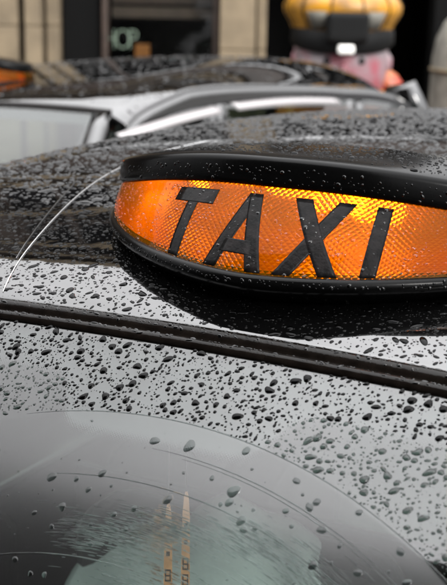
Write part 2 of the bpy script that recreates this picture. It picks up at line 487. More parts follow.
# ------------------------------------------------------------------ the cab
def build_cab():
    cab = empty('taxi')
    xs = np.concatenate([np.linspace(-.80, -.5, 20), np.linspace(-.48, .48, 40), np.linspace(.5, .80, 20)])
    ys = np.concatenate([np.linspace(.0185, .3, 28), np.linspace(.33, 2.35, 60)])
    def roof_fn(x, t):
        k = (x / .7) ** 2
        return roof_s(x, t + .0114 * k)
    o = surf_obj('roof', roof_fn, xs, ys, 'paint', cab)
    so = o.modifiers.new('solid', 'SOLIDIFY'); so.thickness = .02; so.offset = -1
    # the fine raised seams pressed into the roof beside the sign
    def on_roof(pts, lift=.0008):
        p = np.array(pts, float)
        t = np.linspace(0, 1, len(p)); q = np.linspace(0, 1, 40)
        # smooth through points
        co = [np.polyfit(t, p[:, k], min(3, len(p) - 1)) for k in (0, 1)]
        x, y = np.polyval(co[0], q), np.polyval(co[1], q)
        return np.stack([x, y, roof_z(x, y) + lift], -1)
    sweep('roof_seam', on_roof([(-.300, .034), (-.375, .25), (-.43, .42), (-.445, .60), (-.42, .76)]), ring(.00065, 6), 'chrome', o)
    sweep('roof_seam', on_roof([(-.33, .10), (-.39, .24), (-.46, .42)]), ring(.0008, 6), 'paint', o)
    # header seal of the windscreen: two ridges and a groove between
    us = np.linspace(-.74, .74, 90)
    k = (us / .7) ** 2
    hz = 1.72 - .0354 * k; hy = .0114 * k
    prof = [(-.004, -.006), (-.001, .004), (.002, .0062), (.007, .0068), (.0105, .0055), (.0115, .0005), (.0145, .0005), (.0155, .007), (.018, .0115), (.023, .0140), (.029, .0140), (.033, .0115), (.034, .008), (.030, -.004)]
    V = []
    for i in range(len(us)):
        for a, b in prof:
            V.append((us[i], hy[i] + a * .74, hz[i] + b * .85 + a * .10))
    F = [f[::-1] for f in grid_faces(len(prof), len(us), True)]
    mesh_obj('windscreen_seal', V, F, 'rubber', cab, True)
    # windscreen
    su = np.linspace(-.70, .70, 71); sv = np.linspace(-.004, .74, 60)
    o = surf_obj('windscreen', screen_s, su, np.clip(sv, 0, 1), 'glass', cab, .005, flip=True)
    ws = o
    def frit_fn(u, v):
        return screen_s(u, v) - normals(screen_s, u, v) * .0065
    fu = np.linspace(-.69, .69, 277); fv = np.linspace(0, .16, 60)
    fo = surf_obj('frit_band', frit_fn, fu, fv, 'frit', ws)
    U, Vv = np.meshgrid(fu, fv); U, Vv = U.ravel(), Vv.ravel()
    # lower limit of the print: a band with a tab for the mirror in the middle
    ed = .058 + .058 / (1 + np.exp(-(U + .150) / .006)) / (1 + np.exp((U - .088) / .009)) - .03 * np.clip(U - .02, 0, .07) 
    a = fo.data.attributes.new('edge', 'FLOAT', 'POINT')
    a.data.foreach_set('value', np.clip((ed - Vv) / .016, 0, 1).astype(np.float32))
    # pillars, door frames, glass of the sides
    def side_x(z): return .80 + (1.70 - z) * .11
    for s in (-1, 1):
        zs = np.linspace(1, 0, 14)
        path = [(s * (.715 + .10 * (1 - q)), *(screen_s(np.array([.71]), np.array([.74 * (1 - q)]))[0][1:] + np.array([.012, -.012]))) for q in zs]
        sweep('front_pillar', path, [(-.035, -.03), (.03, -.035), (.045, 0), (.03, .022), (-.02, .02)], 'paint', cab, up=(0, -1, .6))
        # cant rail that closes the roof edge
        yr = np.linspace(.04, 2.36, 40)
        pr_ = np.stack([np.full_like(yr, s * .802), yr, roof_z(np.full_like(yr, .80), np.minimum(yr, 2.35)) - .022], -1)
        sweep('cant_rail', pr_, [(-.018 * s, -.05), (.004 * s, -.05), (.010 * s, .000), (.008 * s, .005), (-.007 * s, .021), (-.016 * s, .021)], 'paint', cab, smooth=False)
        for y, wd in ((.575, .05), (1.72, .06), (2.30, .12)):
            ztop = float(roof_z(np.array([.8]), np.array([y]))[0]) - .06
            zp = np.linspace(ztop, 1.12, 6)
            sweep('door_pillar', [(s * side_x(z), y, z) for z in zp], [(-wd / 2, -.014), (wd / 2, -.014), (wd / 2, .014), (-wd / 2, .014)], 'paint', cab, up=(s, 0, 0))
        for y0, y1 in ((-.30, .55), (.60, 1.68), (1.76, 2.23)):
            def gl(yq, q, s=s):
                top = roof_z(np.full_like(yq, .8), np.clip(yq, .04, 2.35)) - .05
                top = np.minimum(top, np.interp(yq, [-.5, .05], [1.2, 2.2]))
                z = top * (1 - q) + 1.12 * q
                return np.stack([s * (.80 + (1.70 - z) * .11), yq, z], -1)
            surf_obj('side_window', gl, np.linspace(y0, y1, 12), np.linspace(0, 1, 6), 'sideglass', cab, .004)
        for (ya, za), (yb, zb), bowz in (((-.06, 1.612), (.52, 1.656), .006), ((.63, 1.658), (1.46, 1.622), .010)):
            q = np.linspace(0, 1, 20)
            pth = np.stack([np.full(20, s * .836), ya + (yb - ya) * q, za + (zb - za) * q + bowz * np.sin(np.pi * q)], -1)
            # a rain deflector: thin visor that stands out from the window top
            sweep('rain_deflector', pth, [(-.016 * s, .012), (-.012 * s, .015), (.010 * s, .005), (.019 * s, -.012), (.016 * s, -.013), (.006 * s, .001)], 'plastic', cab)
        # flank of the body, with the belt line
        yb_ = np.linspace(-.62, 2.55, 60)
        V = []; zsec = [1.125, 1.10, 1.0, .8, .6, .42, .30, .26]; xsec = [.855, .872, .882, .887, .886, .878, .86, .80]
        for z, x in zip(zsec, xsec):
            for y in yb_:
                V.append((s * x, y, z))
        F = grid_faces(len(yb_), len(zsec))
        if s > 0: F = [f[::-1] for f in F]
        fl = mesh_obj('side_panel', V, F, 'paint', cab, True)
        m_ = fl.modifiers.new('solid', 'SOLIDIFY'); m_.thickness = .02; m_.offset = -1
        for y in (.30, 1.50):
            box('door_handle', (min(s * .886, s * .915), y, .985), (max(s * .886, s * .915), y + .14, 1.012), 'chrome', cab, .008)
        box('door_mirror', (min(s * .93, s * 1.10), -.34, 1.13), (max(s * .93, s * 1.10), -.26, 1.28), 'trim', cab, .03, 3)
        sweep('mirror_arm', [(s * .86, -.28, 1.14), (s * .95, -.30, 1.18)], ring(.016), 'trim', cab)
    # bonnet and boot as lofted shells
    def loft(name, st):
        V = []; nn = 17
        for y, w, zt, zb_ in st:
            for i in range(nn):
                a = math.pi * i / (nn - 1)
                cx = math.cos(a); sx = math.sin(a)
                V.append((w * np.sign(cx) * abs(cx) ** .35, y, zb_ + (zt - zb_) * sx ** .42))
        F = [f for f in grid_faces(nn, len(st))]
        F += [tuple(range(nn))[::-1], tuple((len(st) - 1) * nn + i for i in range(nn))]
        return mesh_obj(name, V, F, 'paint', cab, True)
    loft('bonnet', [(-1.86, .58, .78, .30), (-1.82, .70, .90, .28), (-1.68, .78, .99, .27), (-1.4, .83, 1.04, .27), (-1.0, .86, 1.09, .27), (-.62, .875, 1.135, .27), (-.50, .86, 1.14, .27)])
    loft('boot', [(2.50, .87, 1.20, .27), (2.75, .85, 1.17, .27), (2.98, .80, 1.08, .28), (3.08, .70, .92, .30)])
    def rear(u, v):
        y = 2.36 + .30 * v; z = 1.672 - .50 * v
        return np.stack([u * (.62 + .06 * v), y - .05 * u * u, z - .03 * u * u], -1)
    surf_obj('rear_window', rear, np.linspace(-1, 1, 21), np.linspace(.03, 1, 8), 'sideglass', cab, .004, flip=True)
    for s in (-1, 1):
        sweep('rear_pillar', [(s * .74, 2.33, 1.63), (s * .78, 2.48, 1.42), (s * .81, 2.62, 1.16)], [(-.07, -.03), (.07, -.03), (.08, .03), (-.08, .03)], 'paint', cab, up=(0, 1, .4))
    for s in (-1, 1):
        for y in (-1.12, 2.18):
            t = lathe('wheel', [(.10, -.10), (.22, -.10), (.30, -.085), (.325, -.05), (.325, .05), (.30, .085), (.22, .10), (.20, .06), (.08, .07), (.02, .075)], 'tyre', cab, 28, 'x', (s * .80, y, .325), (s, 1, 1))
            lathe('rim', [(.03, .0), (.19, .0), (.205, .03), (.19, .035), (.14, .01), (.05, .03), (.01, .035)], 'chrome', t, 24, 'x', (s * .84, y, .325), (s, 1, 1))
        lathe('headlight', [(.11, .06), (.11, 0), (.10, -.02), (.06, -.04), (.02, -.048)], 'head', cab, 24, 'y', (s * .60, -1.80, .76))
    g = box('grille', (-.34, -1.885, .56), (.34, -1.855, .86), 'chrome', cab, .01)
    for i in range(6):
        box('grille_bar', (-.31, -1.895, .59 + i * .042), (.31, -1.886, .612 + i * .042), 'trim', g)
    box('bumper', (-.80, -1.97, .36), (.80, -1.87, .50), 'trim', cab, .03)
    # cabin
    box('cabin_floor', (-.80, -.5, .30), (.80, 2.5, .34), 'dark', cab)
    sweep('dashboard', [(-.78, -.40, 1.02), (0, -.43, 1.04), (.78, -.40, 1.02)], [(-.12, -.14), (.22, -.12), (.22, .02), (.10, .06), (-.10, .05)], 'dark', cab)
    box('headlining', (-.72, .06, 1.685), (.72, .10, 1.70), 'dark', cab, .004)
    box('partition', (-.78, .86, .34), (.78, .88, 1.12), 'dark', cab)
    box('partition_glass', (-.78, .865, 1.125), (.78, .871, 1.66), 'shopglass', cab)
    st = box('driver_seat', (-.46, .36, .62), (.06, .52, 1.30), 'seat_dark', cab, .06, 4)
    box('seat_cushion', (-.46, -.04, .52), (.06, .46, .68), 'seat_dark', st, .05, 3)
    sweep('steering_wheel', [(-.20 + .18 * math.cos(a), -.16 + .07 * math.sin(a), 1.02 + .16 * math.sin(a)) for a in np.linspace(0, 2 * math.pi, 28)], ring(.014), 'trim', cab, up=(.01, -.9, .4), cap=False)
    box('passenger_seat', (-.62, 1.85, .50), (.62, 2.30, 1.05), 'seat', cab, .08, 3)
    # ---------------- the roof sign
    n = 160
    th = np.linspace(-math.pi, math.pi, n, endpoint=False)
    V = []
    def ring_at(t, grow, dz=0., sc=1.):
        P = sign_plan(th, np.full(n, t), grow)
        c = np.array([0, SG['ys'], 0])
        P[:, :2] = c[:2] + (P[:, :2] - c[:2]) * sc
        P[:, 2] += dz
        return P
    # base: rim under the lens, then a plinth that tucks in and meets the roof
    rows = [ring_at(0, -.012, .003), ring_at(0, .002, .004), ring_at(0, .0065, .001), ring_at(0, .0065, -.005), ring_at(0, .003, -.010), ring_at(0, -.004, -.016), ring_at(0, -.016, -.028, .97)]
    ft = ring_at(0, -.03, 0, .86); ft[:, 2] = roof_z(ft[:, 0], ft[:, 1]) - .004
    ft[:, 2] = roof_z(ft[:, 0], ft[:, 1]) - .004
    rows.append(ft)
    V = np.concatenate(rows[::-1])
    base = mesh_obj('roof_sign', V, grid_faces(n, len(rows), True), 'trim', cab, True)
    base['label'] = 'black taxi roof sign with lit orange lens and TAXI lettering'
    # lens shell
    um = float(ARC[-1])
    us_ = np.linspace(-um, um, 241); vs_ = np.linspace(0, FACE, 24)
    surf_obj('lens', lens_s, us_, vs_, 'lens', base)
    # cap with a brow over the lens, domed on top
    rows = [ring_at(1, -.010, .001), ring_at(1, .001, -.002), ring_at(1, .0035, .001), ring_at(1, .0045, .008), ring_at(1, .0035, .0228), ring_at(1, .0022, .0263), ring_at(1, -.0005, .0283), ring_at(1, -.004, .0293)]
    for q, dz in ((.9, .0308), (.75, .0328), (.5, .0348), (.25, .0358), (.05, .0358)):
        R_ = ring_at(1, -.004, dz, q)
        R_[:, 2] = SG['zb'] + SG['H'] + dz - SG['drop'] * (R_[:, 0] / SG['w']) ** 2 + SG['tilt'] * (R_[:, 1] - SG['ys'])
        rows.append(R_)
    for R_ in rows:
        R_[:, 2] -= cap_fall(R_[:, 0], R_[:, 1])
    V = np.concatenate(rows)
    F = grid_faces(n, len(rows), True) + [tuple((len(rows) - 1) * n + i for i in range(n))]
    mesh_obj('cap', V, F, 'trim', base, True)
    # back shell: closes the housing behind the lens, pale reflector inside
    tb = np.concatenate([np.linspace(math.pi * .59, math.pi * 1.41, 60)])
    V = [sign_plan(tb, np.full(60, t), -.001) for t in (-.02, .3, .7, 1.02)]
    for t, P in zip((0, .3, .7, 1.0), V):
        P[:, 2] -= t * cap_fall(P[:, 0], P[:, 1])
    V = np.concatenate(V)
    mesh_obj('back_shell', V, grid_faces(60, 4), 'trim', base, True)
    V = np.concatenate([sign_plan(np.linspace(math.pi * .5, math.pi * 1.5, 40), np.full(40, t), -.02) * np.array([.96, 1, 1]) + np.array([0, -.03, 0]) for t in (.03, .95)])
    V[40:, 2] -= cap_fall(V[40:, 0], V[40:, 1]) + .004
    mesh_obj('reflector', V, grid_faces(40, 2), 'reflector', base, True)
    fl = ring_at(0, -.012, .004)
    mesh_obj('reflector_tray', np.concatenate([fl, [[0, SG['ys'], SG['zb'] + .004]]]), [(i, (i + 1) % n, n) for i in range(n)], 'reflector', base)
    for bx, by, bz, rr in ((.055, .225, 1.848, .016), (-.06, .26, 1.846, .006), (-.19, .285, 1.832, .006)):  # the leftmost bulb is added to brighten the lens's left end
        q = sweep('bulb', [(bx - .022, by, bz), (bx - .014, by, bz), (bx + .014, by, bz), (bx + .022, by, bz)], ring(rr, 10), 'bulb', base)
    # letters
    def letter(polys, u0_, scx):
        VV, FF = [], []
        for k_, (p0, p1, p2, p3) in enumerate(polys):       # quads in (x, y) unit box, y up
            n1, n2 = 5, 14
            o_ = len(VV)
            for lift in (.0006 + .0001 * k_, .00005):
                for j in range(n2 + 1):
                    for i in range(n1 + 1):
                        a, b = i / n1, j / n2
                        x = (p0[0] * (1 - a) + p1[0] * a) * (1 - b) + (p3[0] * (1 - a) + p2[0] * a) * b
                        y = (p0[1] * (1 - a) + p1[1] * a) * (1 - b) + (p3[1] * (1 - a) + p2[1] * a) * b
                        u = np.array([u0_ + x * scx]); v = np.array([FACE * (.06 + .83 * y)])
                        P = lens_s(u, v)[0]; nv = normals(lens_s, u, v)[0]
                        VV.append(P + nv * lift)
            g_ = (n1 + 1) * (n2 + 1)
            FF += grid_faces(n1 + 1, n2 + 1, off=o_)
            FF += [f[::-1] for f in grid_faces(n1 + 1, n2 + 1, off=o_ + g_)]
            rim = [i for i in range(n1 + 1)] + [j * (n1 + 1) + n1 for j in range(1, n2 + 1)] + [n2 * (n1 + 1) + i for i in range(n1 - 1, -1, -1)] + [j * (n1 + 1) for j in range(n2 - 1, 0, -1)]
            for a_, b_ in zip(rim, rim[1:] + rim[:1]):
                FF.append((o_ + b_, o_ + a_, o_ + g_ + a_, o_ + g_ + b_))
        lo = mesh_obj('letter', VV, FF, 'letter', base, True)
        return lo
    w = .26
    LT = [((-.13, 0), (.13, 0), (.13, .9), (-.13, .9)), ((-.5, .80), (.5, .80), (.5, 1), (-.5, 1))]
    LA = [((-.55, 0), (-.29, 0), (.13, 1), (-.13, 1)), ((.29, 0), (.55, 0), (.13, 1), (-.13, 1)), ((-.30, .22), (.30, .22), (.24, .40), (-.24, .40))]
    LX = [((-.52, 0), (-.22, 0), (.52, 1), (.22, 1)), ((.22, 0), (.52, 0), (-.22, 1), (-.52, 1))]
    LI = [((-.13, 0), (.13, 0), (.13, 1), (-.13, 1))]
    for lt, pos in ((LT, -.82), (LA, -.125), (LX, .53), (LI, 1.05)):
        letter(lt, pos * .1215 - .0042, .064)
    return cab

cab1 = build_cab()
tag(cab1, 'glossy black taxi beaded with rain, lit orange TAXI sign above its windscreen', 'taxi', 'black taxis waiting in the street')
C2_POS, C2_ROT = (-2.139, 2.157, -.054), (0, -math.radians(4.593), -math.radians(3.431))
cab2 = copy_tree(cab1)
cab2.location = C2_POS; cab2.rotation_euler = C2_ROT
sg2 = next(c for c in cab2.children if c.name.startswith('roof_sign'))
sg2.scale = (.84, .92, 1); sg2.location = (-.08, .03, -.012)      # a slightly narrower sign that sits lower
tag(cab2, 'wet black taxi parked beyond the other, showing side windows with rain deflectors', 'taxi', 'black taxis waiting in the street')

# ------------------------------------------------------------------ road, pavement
def road_z(x):                       # the camber falls away under the farther cab
    return np.interp(x, [-3.4, -2.94, -1.34, -.95], [-.15, -.118, .01, 0])
gx = np.concatenate([[-120, -40, -10], np.linspace(-4, 2, 60), [10, 40, 120]])
gy = np.array([-120, -40, -10, -4, 0, 4, 10, 40, 120.])
X, Y = np.meshgrid(gx, gy)
M['asphalt'] = principled('asphalt', (.035, .035, .036), .25, 1.4, noise=(40, .5), bump=(400, .003))
M['paving'] = principled('paving', (.12, .115, .11), .35, 1.4, noise=(6, .4), bump=(80, .004))
tag(mesh_obj('road', np.stack([X.ravel(), Y.ravel(), road_z(X.ravel())], -1), grid_faces(len(gx), len(gy)), 'asphalt'), kind='structure')

# ------------------------------------------------------------------ shop front across the street
D = 9.5
h = np.array([-math.sin(YAW), math.cos(YAW)]); e = np.array([math.cos(YAW), math.sin(YAW)])
FO = CAM_POS[:2] + h * D
FRZ = YAW
GZ = -.095
def shop_frame(name):
    return empty(name, (FO[0], FO[1], GZ), FRZ)
M['stone'] = principled('cream_stone', (.19, .145, .09), .75, noise=(5, .35), bump=(120, .002))
M['brick'] = principled('brown_render', (.032, .019, .012), .7, noise=(2.5, .75), bump=(40, .01))
M['frame'] = principled('dark_wood', (.045, .028, .02), .45, noise=(20, .4))
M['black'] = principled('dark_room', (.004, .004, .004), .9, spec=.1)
M['blind'] = principled('brown_blind', (.06, .042, .03), .7, noise=(10, .3))
M['pale_green'] = principled('pale_green_paint', (.40, .50, .40), .5)
M['orange_card'] = principled('orange_card', (.22, .08, .01), .6)
M['awning'] = principled('teal_cloth', (.03, .12, .13), .7)
SHOP = shop_frame('shop_building')
tag(SHOP, 'shop front with cream stone pilasters and dark display windows', 'building')
s_ = D / 1175.4
def ex(px): return (px - 223.5) * s_
def block_column(x0, x1, y0, depth, z1=3.3, hgt=.46, off=0.):
    z = .12 - off; w = x1 - x0; k = 0
    pl = box('pilaster', (x0 + .012, y0 + .012, 0), (x1 - .012, y0 + depth, z1), 'stone', SHOP)
    while z < z1 - .05:
        za, zb_ = max(z, .0), min(z + hgt - .008, z1)
        box('stone', (x0, y0, za), (x1, y0 + depth - .01, zb_), 'stone', pl, .006)
        z += hgt
block_column(-2.75, ex(20), -.10, .4, off=.1)
block_column(ex(27), ex(43), -.14, .4, off=.1)
block_column(ex(46.5), ex(59), -.05, .4, off=.1)
block_column(ex(215), ex(249), -.14, .4, off=.25)
block_column(ex(251), ex(260), -.06, .4, off=.25)
box('fascia', (-13, -.18, 3.3), (1.9, .3, 3.95), 'frame', SHOP, .02)
box('cornice', (-13, -.32, 3.95), (2.0, .3, 4.10), 'stone', SHOP, .03)
# upper wall with window openings
def wall_with_windows(parent, x0, x1, y, z0, z1, cols, rows_, ww, wh, mat, face=-1, sill='stone'):
    cw = (x1 - x0) / cols; rh = (z1 - z0) / rows_
    for r in range(rows_):
        zb0 = z0 + r * rh + (rh - wh) * .4
        for c in range(cols):
            cx_ = x0 + (c + .5) * cw
            box('wall', (x0 + c * cw, y, z0 + r * rh), (cx_ - ww / 2, y + .35, z0 + (r + 1) * rh), mat, parent)
            box('wall', (cx_ + ww / 2, y, z0 + r * rh), (x0 + (c + 1) * cw, y + .35, z0 + (r + 1) * rh), mat, parent)
            box('wall', (cx_ - ww / 2, y, z0 + r * rh), (cx_ + ww / 2, y + .35, zb0), mat, parent)
            box('wall', (cx_ - ww / 2, y, zb0 + wh), (cx_ + ww / 2, y + .35, z0 + (r + 1) * rh), mat, parent)
            yp = y + .17
            wd = box('window', (cx_ - ww / 2, yp, zb0), (cx_ + ww / 2, yp + .02, zb0 + wh), 'shopdark', parent)
            ys0 = y - .08 if face < 0 else y + .33
            box('sill', (cx_ - ww / 2 - .08, ys0, zb0 - .1), (cx_ + ww / 2 + .08, ys0 + .12, zb0), sill, wd)
            for q in (0, .5, 1):
                xq = cx_ - ww / 2 + .03 + q * (ww - .06)
                box('frame', (xq - .03, yp - .05, zb0), (xq + .03, yp + .06, zb0 + wh), 'frame', wd)
            box('frame', (cx_ - ww / 2 + .06, yp - .04, zb0 + wh * .5), (cx_ + ww / 2 - .06, yp + .05, zb0 + wh * .5 + .06), 'frame', wd)
M['shopdark'] = principled('window_glass', (.01, .01, .011), .05, 1.5)
wall_with_windows(SHOP, -13, 1.9, -.05, 4.1, 6.5, 6, 1, 1.1, 1.6, 'brick')
for zc_ in (4.35, 4.95, 5.6, 6.15):                   # pale bands added out of view to streak the taxi roof's reflection
    box('added_band', (-13, -.09, zc_), (1.9, -.052, zc_ + .09), 'stone', SHOP)
box('parapet', (-13, -.25, 6.5), (2.0, .4, 6.8), 'stone', SHOP, .03)
box('wall', (-13, .35, 0), (-2.81, .6, 3.3), 'brick', SHOP)
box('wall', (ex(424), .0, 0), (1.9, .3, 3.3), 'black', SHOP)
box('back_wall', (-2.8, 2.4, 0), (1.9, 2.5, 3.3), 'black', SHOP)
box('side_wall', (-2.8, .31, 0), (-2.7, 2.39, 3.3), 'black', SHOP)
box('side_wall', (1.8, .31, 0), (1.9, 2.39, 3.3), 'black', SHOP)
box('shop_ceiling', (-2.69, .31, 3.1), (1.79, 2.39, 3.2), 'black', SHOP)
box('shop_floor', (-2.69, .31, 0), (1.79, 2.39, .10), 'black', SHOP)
# dark door leaf, then the display window with its frame
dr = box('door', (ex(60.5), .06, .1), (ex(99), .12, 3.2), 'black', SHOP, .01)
box('door_frame', (ex(99.5), -.02, 0), (ex(105), .18, 3.29), 'frame', SHOP, .01)
box('window_post', (ex(208), -.02, 0), (ex(214), .18, 3.29), 'frame', SHOP, .01)
box('stall_riser', (ex(105.2), .0, 0), (ex(207.8), .16, .75), 'frame', SHOP, .01)
box('window_pane', (ex(105.4), .08, .76), (ex(207.6), .09, 3.2), 'shopglass', SHOP)
tz = 2.165 - 9.5 * (10 + 15) / 1175.4
box('window_blind', (ex(106), .30, tz - .035), (ex(207), .33, tz + .05), 'blind', SHOP)
box('window_blind', (ex(106), .32, tz + .075), (ex(207), .35, tz + .14), 'frame', SHOP)
box('awning_valance', (ex(150), .36, 2.165 - 9.5 * 13.5 / 1175.4), (ex(182), .39, 2.13), 'awning', SHOP, .01)
box('display_box', (ex(128), .36, 1.0), (ex(143), .50, 2.165 - 9.5 * 56 / 1175.4), 'orange_card', SHOP, .01)
# SHOP lettering behind the pane
def text_mesh(name, txt, size, mat, parent, loc, extr=.008, sx=1.):
    cu = bpy.data.curves.new(name, 'FONT'); cu.body = txt; cu.size = size; cu.extrude = extr; cu.resolution_u = 3; cu.offset = -.006
    to = bpy.data.objects.new(name + '_src', cu); COL.objects.link(to)
    dg = bpy.context.evaluated_depsgraph_get(); dg.update()
    me = bpy.data.meshes.new_from_object(to.evaluated_get(dg))
    bpy.data.objects.remove(to); me.name = name
    me.materials.clear(); me.materials.append(M[mat])
    o = bpy.data.objects.new(name, me); link(o, parent)
    o.location = loc; o.rotation_euler = (math.pi / 2, 0, 0); o.scale = (sx, 1, 1)
    return o
zl = 2.165 - 9.5 * 60 / 1175.4
for ch, px in (('S', 86), ('H', 96.5), ('O', 109), ('P', 122.5)):
    text_mesh('letter', ch, .235, 'pale_green', SHOP, (ex(px), .20, zl), .003, .74)
# pavement with kerb in front of the shop
pv = box('pavement', (-14, -1.9, -.10), (14, 2.6, .10), 'paving')
pv.location = (FO[0], FO[1], GZ - .0); pv.rotation_euler = (0, 0, FRZ)
tag(pv, kind='structure')
kb = box('kerb', (-14, -2.03, -.10), (14, -1.905, .11), 'stone')
kb.location = pv.location; kb.rotation_euler = (0, 0, FRZ); tag(kb, kind='structure')

# stone pier with a rounded shoulder, right of the opening
M['grey_stone'] = principled('grey_stone', (.22, .21, .18), .8, noise=(8, .4), bump=(90, .004))
def stone_pier():
    root = empty('stone_pier', (*(CAM_POS[:2] + h * 8.6), GZ), FRZ)
    k = 8.6 / 1175.4
    cx_ = (423.5 - 223.5) * k + .42
    prof = [(.47, .10), (.47, .25), (.42, .28), (.42, 1.55), (.415, 1.72), (.39, 1.86), (.34, 1.97), (.25, 2.06), (.12, 2.12), (.01, 2.13)]
    o = lathe('shaft', prof, 'grey_stone', root, 28, 'z', (cx_, 0, 0))
    for z in (.75, 1.2, 1.62):
        lathe('joint_band', [(.424, z), (.432, z + .008), (.432, z + .022), (.424, z + .03)], 'stone', o, 28, 'z', (cx_, 0, 0))
    tag(root, 'pale grey round-topped stone pier beside the dark shop opening', 'pier')
stone_pier()

# large display figure in a yellow cap
M['fig_pale'] = principled('figure_pale', (.22, .19, .20), .45, noise=(7, .35), col2=(.28, .07, .09))
M['fig_yellow'] = principled('figure_yellow', (.42, .19, .008), .4, noise=(6, .6))
M['fig_red'] = principled('figure_red', (.30, .02, .012), .4, noise=(5, .5), col2=(.38, .16, .01))
M['fig_black'] = principled('figure_black', (.003, .003, .003), .6, spec=.15)
M['fig_white'] = principled('figure_white', (.8, .78, .74), .4)
def display_figure():
    DF = 8.0; k = DF / 1175.4
    fx = (334 - 223.5) * k
    root = empty('display_figure', (*(CAM_POS[:2] + h * DF), GZ + .10), FRZ)
    zc = lambda py: 2.165 - .10 - DF * 1.03 * (py + 9) / 1175.4
    # one continuous body from feet to head
    prof = [(.16, 0), (.20, .04), (.20, .3), (.24, .5), (.36, .75), (.42, .95), (.43, 1.15), (.40, 1.30), (.32, zc(92)), (.2, zc(84))]
    lathe('body', prof, 'fig_red', root, 28, 'z', (fx + .06, 0, 0), (1.1, .8, 1))
    head = lathe('head', [(.10, zc(96)), (.26, zc(90)), (.33, zc(80)), (.355, zc(66)), (.36, zc(52)), (.36, zc(36)), (.33, zc(22)), (.2, zc(8)), (.02, zc(4))], 'fig_pale', root, 32, 'z', (fx, 0, 0), (1, .85, 1))
    for sx in (-1, 1):
        lathe('eye', [(.01, -.02), (.022, -.012), (.024, 0), (.01, .02)], 'fig_black', head, 12, 'y', (fx + sx * .13, -.285, zc(53)))
    cap = lathe('cap', [(.345, zc(44)), (.365, zc(40)), (.37, zc(30)), (.40, zc(20)), (.45, zc(10)), (.455, zc(4)), (.42, zc(-4)), (.25, zc(-12)), (.02, zc(-15))], 'fig_yellow', root, 36, 'z', (fx - .0, 0, 0), (1, .86, 1))
    lathe('nose', [(.005, -.05), (.03, -.035), (.04, 0), (.02, .03)], 'fig_pale', head, 12, 'y', (fx, -.30, zc(60)))
    for sx in (-1, 1):
        lathe('ear', [(.01, -.03), (.05, -.02), (.06, .01), (.03, .04)], 'fig_pale', head, 14, 'x', (fx + sx * .35, 0, zc(56)), (1, .7, 1.2))
    sweep('collar', [(fx + .33 * math.cos(a), .28 * math.sin(a), zc(88)) for a in np.linspace(0, 2 * math.pi, 25)], ring(.05, 8), 'fig_yellow', root, cap=False)
    for k_ in range(12):                          # seams of the crown
        t = (k_ + .5) * math.pi / 6
        sweep('seam', [(fx + r_ * math.cos(t), .86 * r_ * math.sin(t), zc(p_)) for r_, p_ in ((.372, 30), (.402, 20), (.452, 10), (.458, 4), (.424, -4.5), (.25, -12.5))], ring(.007, 6), 'fig_black', cap, up=(0.01, 0, 1))
    for sx in (-1, 1):                            # pale side panels on the crown
        a0 = -math.pi / 2 + sx * .52
        V = [(fx + (r_ + .006) * math.cos(a0 + q), .86 * (r_ + .006) * math.sin(a0 + q), zc(p_)) for r_, p_ in ((.385, 25), (.425, 15), (.452, 9)) for q in (-.18, -.06, .06, .18)]
        pn = mesh_obj('cap_panel', V, grid_faces(4, 3), 'grey_stone', cap, True)
        pn.modifiers.new('solid', 'SOLIDIFY').thickness = .004
    # black peak wrapped round the front
    a = np.linspace(-1.45, 1.45, 24); V = []
    for r_, zo, dz in ((.372, 47, 0), (.40, 43, 0), (.395, 32, 0), (.372, 27, 0)):
        for t in a:
            V.append((fx + r_ * math.sin(t), -.86 * r_ * math.cos(t) - .03 * math.cos(t), zc(zo - 7 * (1 - math.cos(t)))))
    mesh_obj('peak', V, [f[::-1] for f in grid_faces(24, 4)], 'fig_black', cap, True)
    box('plaque', (fx - .15, -.43, zc(36)), (fx + .16, -.34, zc(9)), 'fig_black', cap, .03, 3)
    box('badge', (fx - .065, -.46, zc(46)), (fx + .055, -.385, zc(38)), 'fig_white', cap, .015, 3)
    for s in (-1, 1):
        sweep('arm', [(fx + .05 + s * .18, .05, zc(66)), (fx + .05 + s * .33, .03, zc(78)), (fx + .06 + s * .44, -.01, zc(98)), (fx + .06 + s * .50, -.08, .95), (fx + .06 + s * .48, -.16, .75)], ring(.10, 12), 'fig_red', root, up=(0, 1, 0))
    root.scale = (.87, .87, 1)
    root.location.x += e[0] * fx * .13; root.location.y += e[1] * fx * .13
    tag(root, 'large display figure with yellow peaked cap, pale face and red coat', 'statue')
display_figure()

# tall terrace on the near side of the street, behind the photographer: seen mirrored in the windscreen
M['soot'] = principled('sooty_brick', (.035, .032, .03), .8, noise=(2, .4))
TB = empty('terrace_building', (0, -9.0, 0), math.radians(1))
tag(TB, 'tall sooty brick terrace mirrored in the windscreen', 'building')
wall_with_windows(TB, -15, 3.8, -.4, 3.6, 16.0, 6, 4, 1.2, 1.9, 'soot', face=1)
box('shop_storey', (-15, -.4, 0), (3.8, 0, 3.6), 'soot', TB)
box('parapet', (-15.2, -.6, 16.0), (4.0, .15, 16.6), 'soot', TB, .03)
box('party_wall', (-15, -9, 0), (-14.7, -.41, 16.0), 'soot', TB)

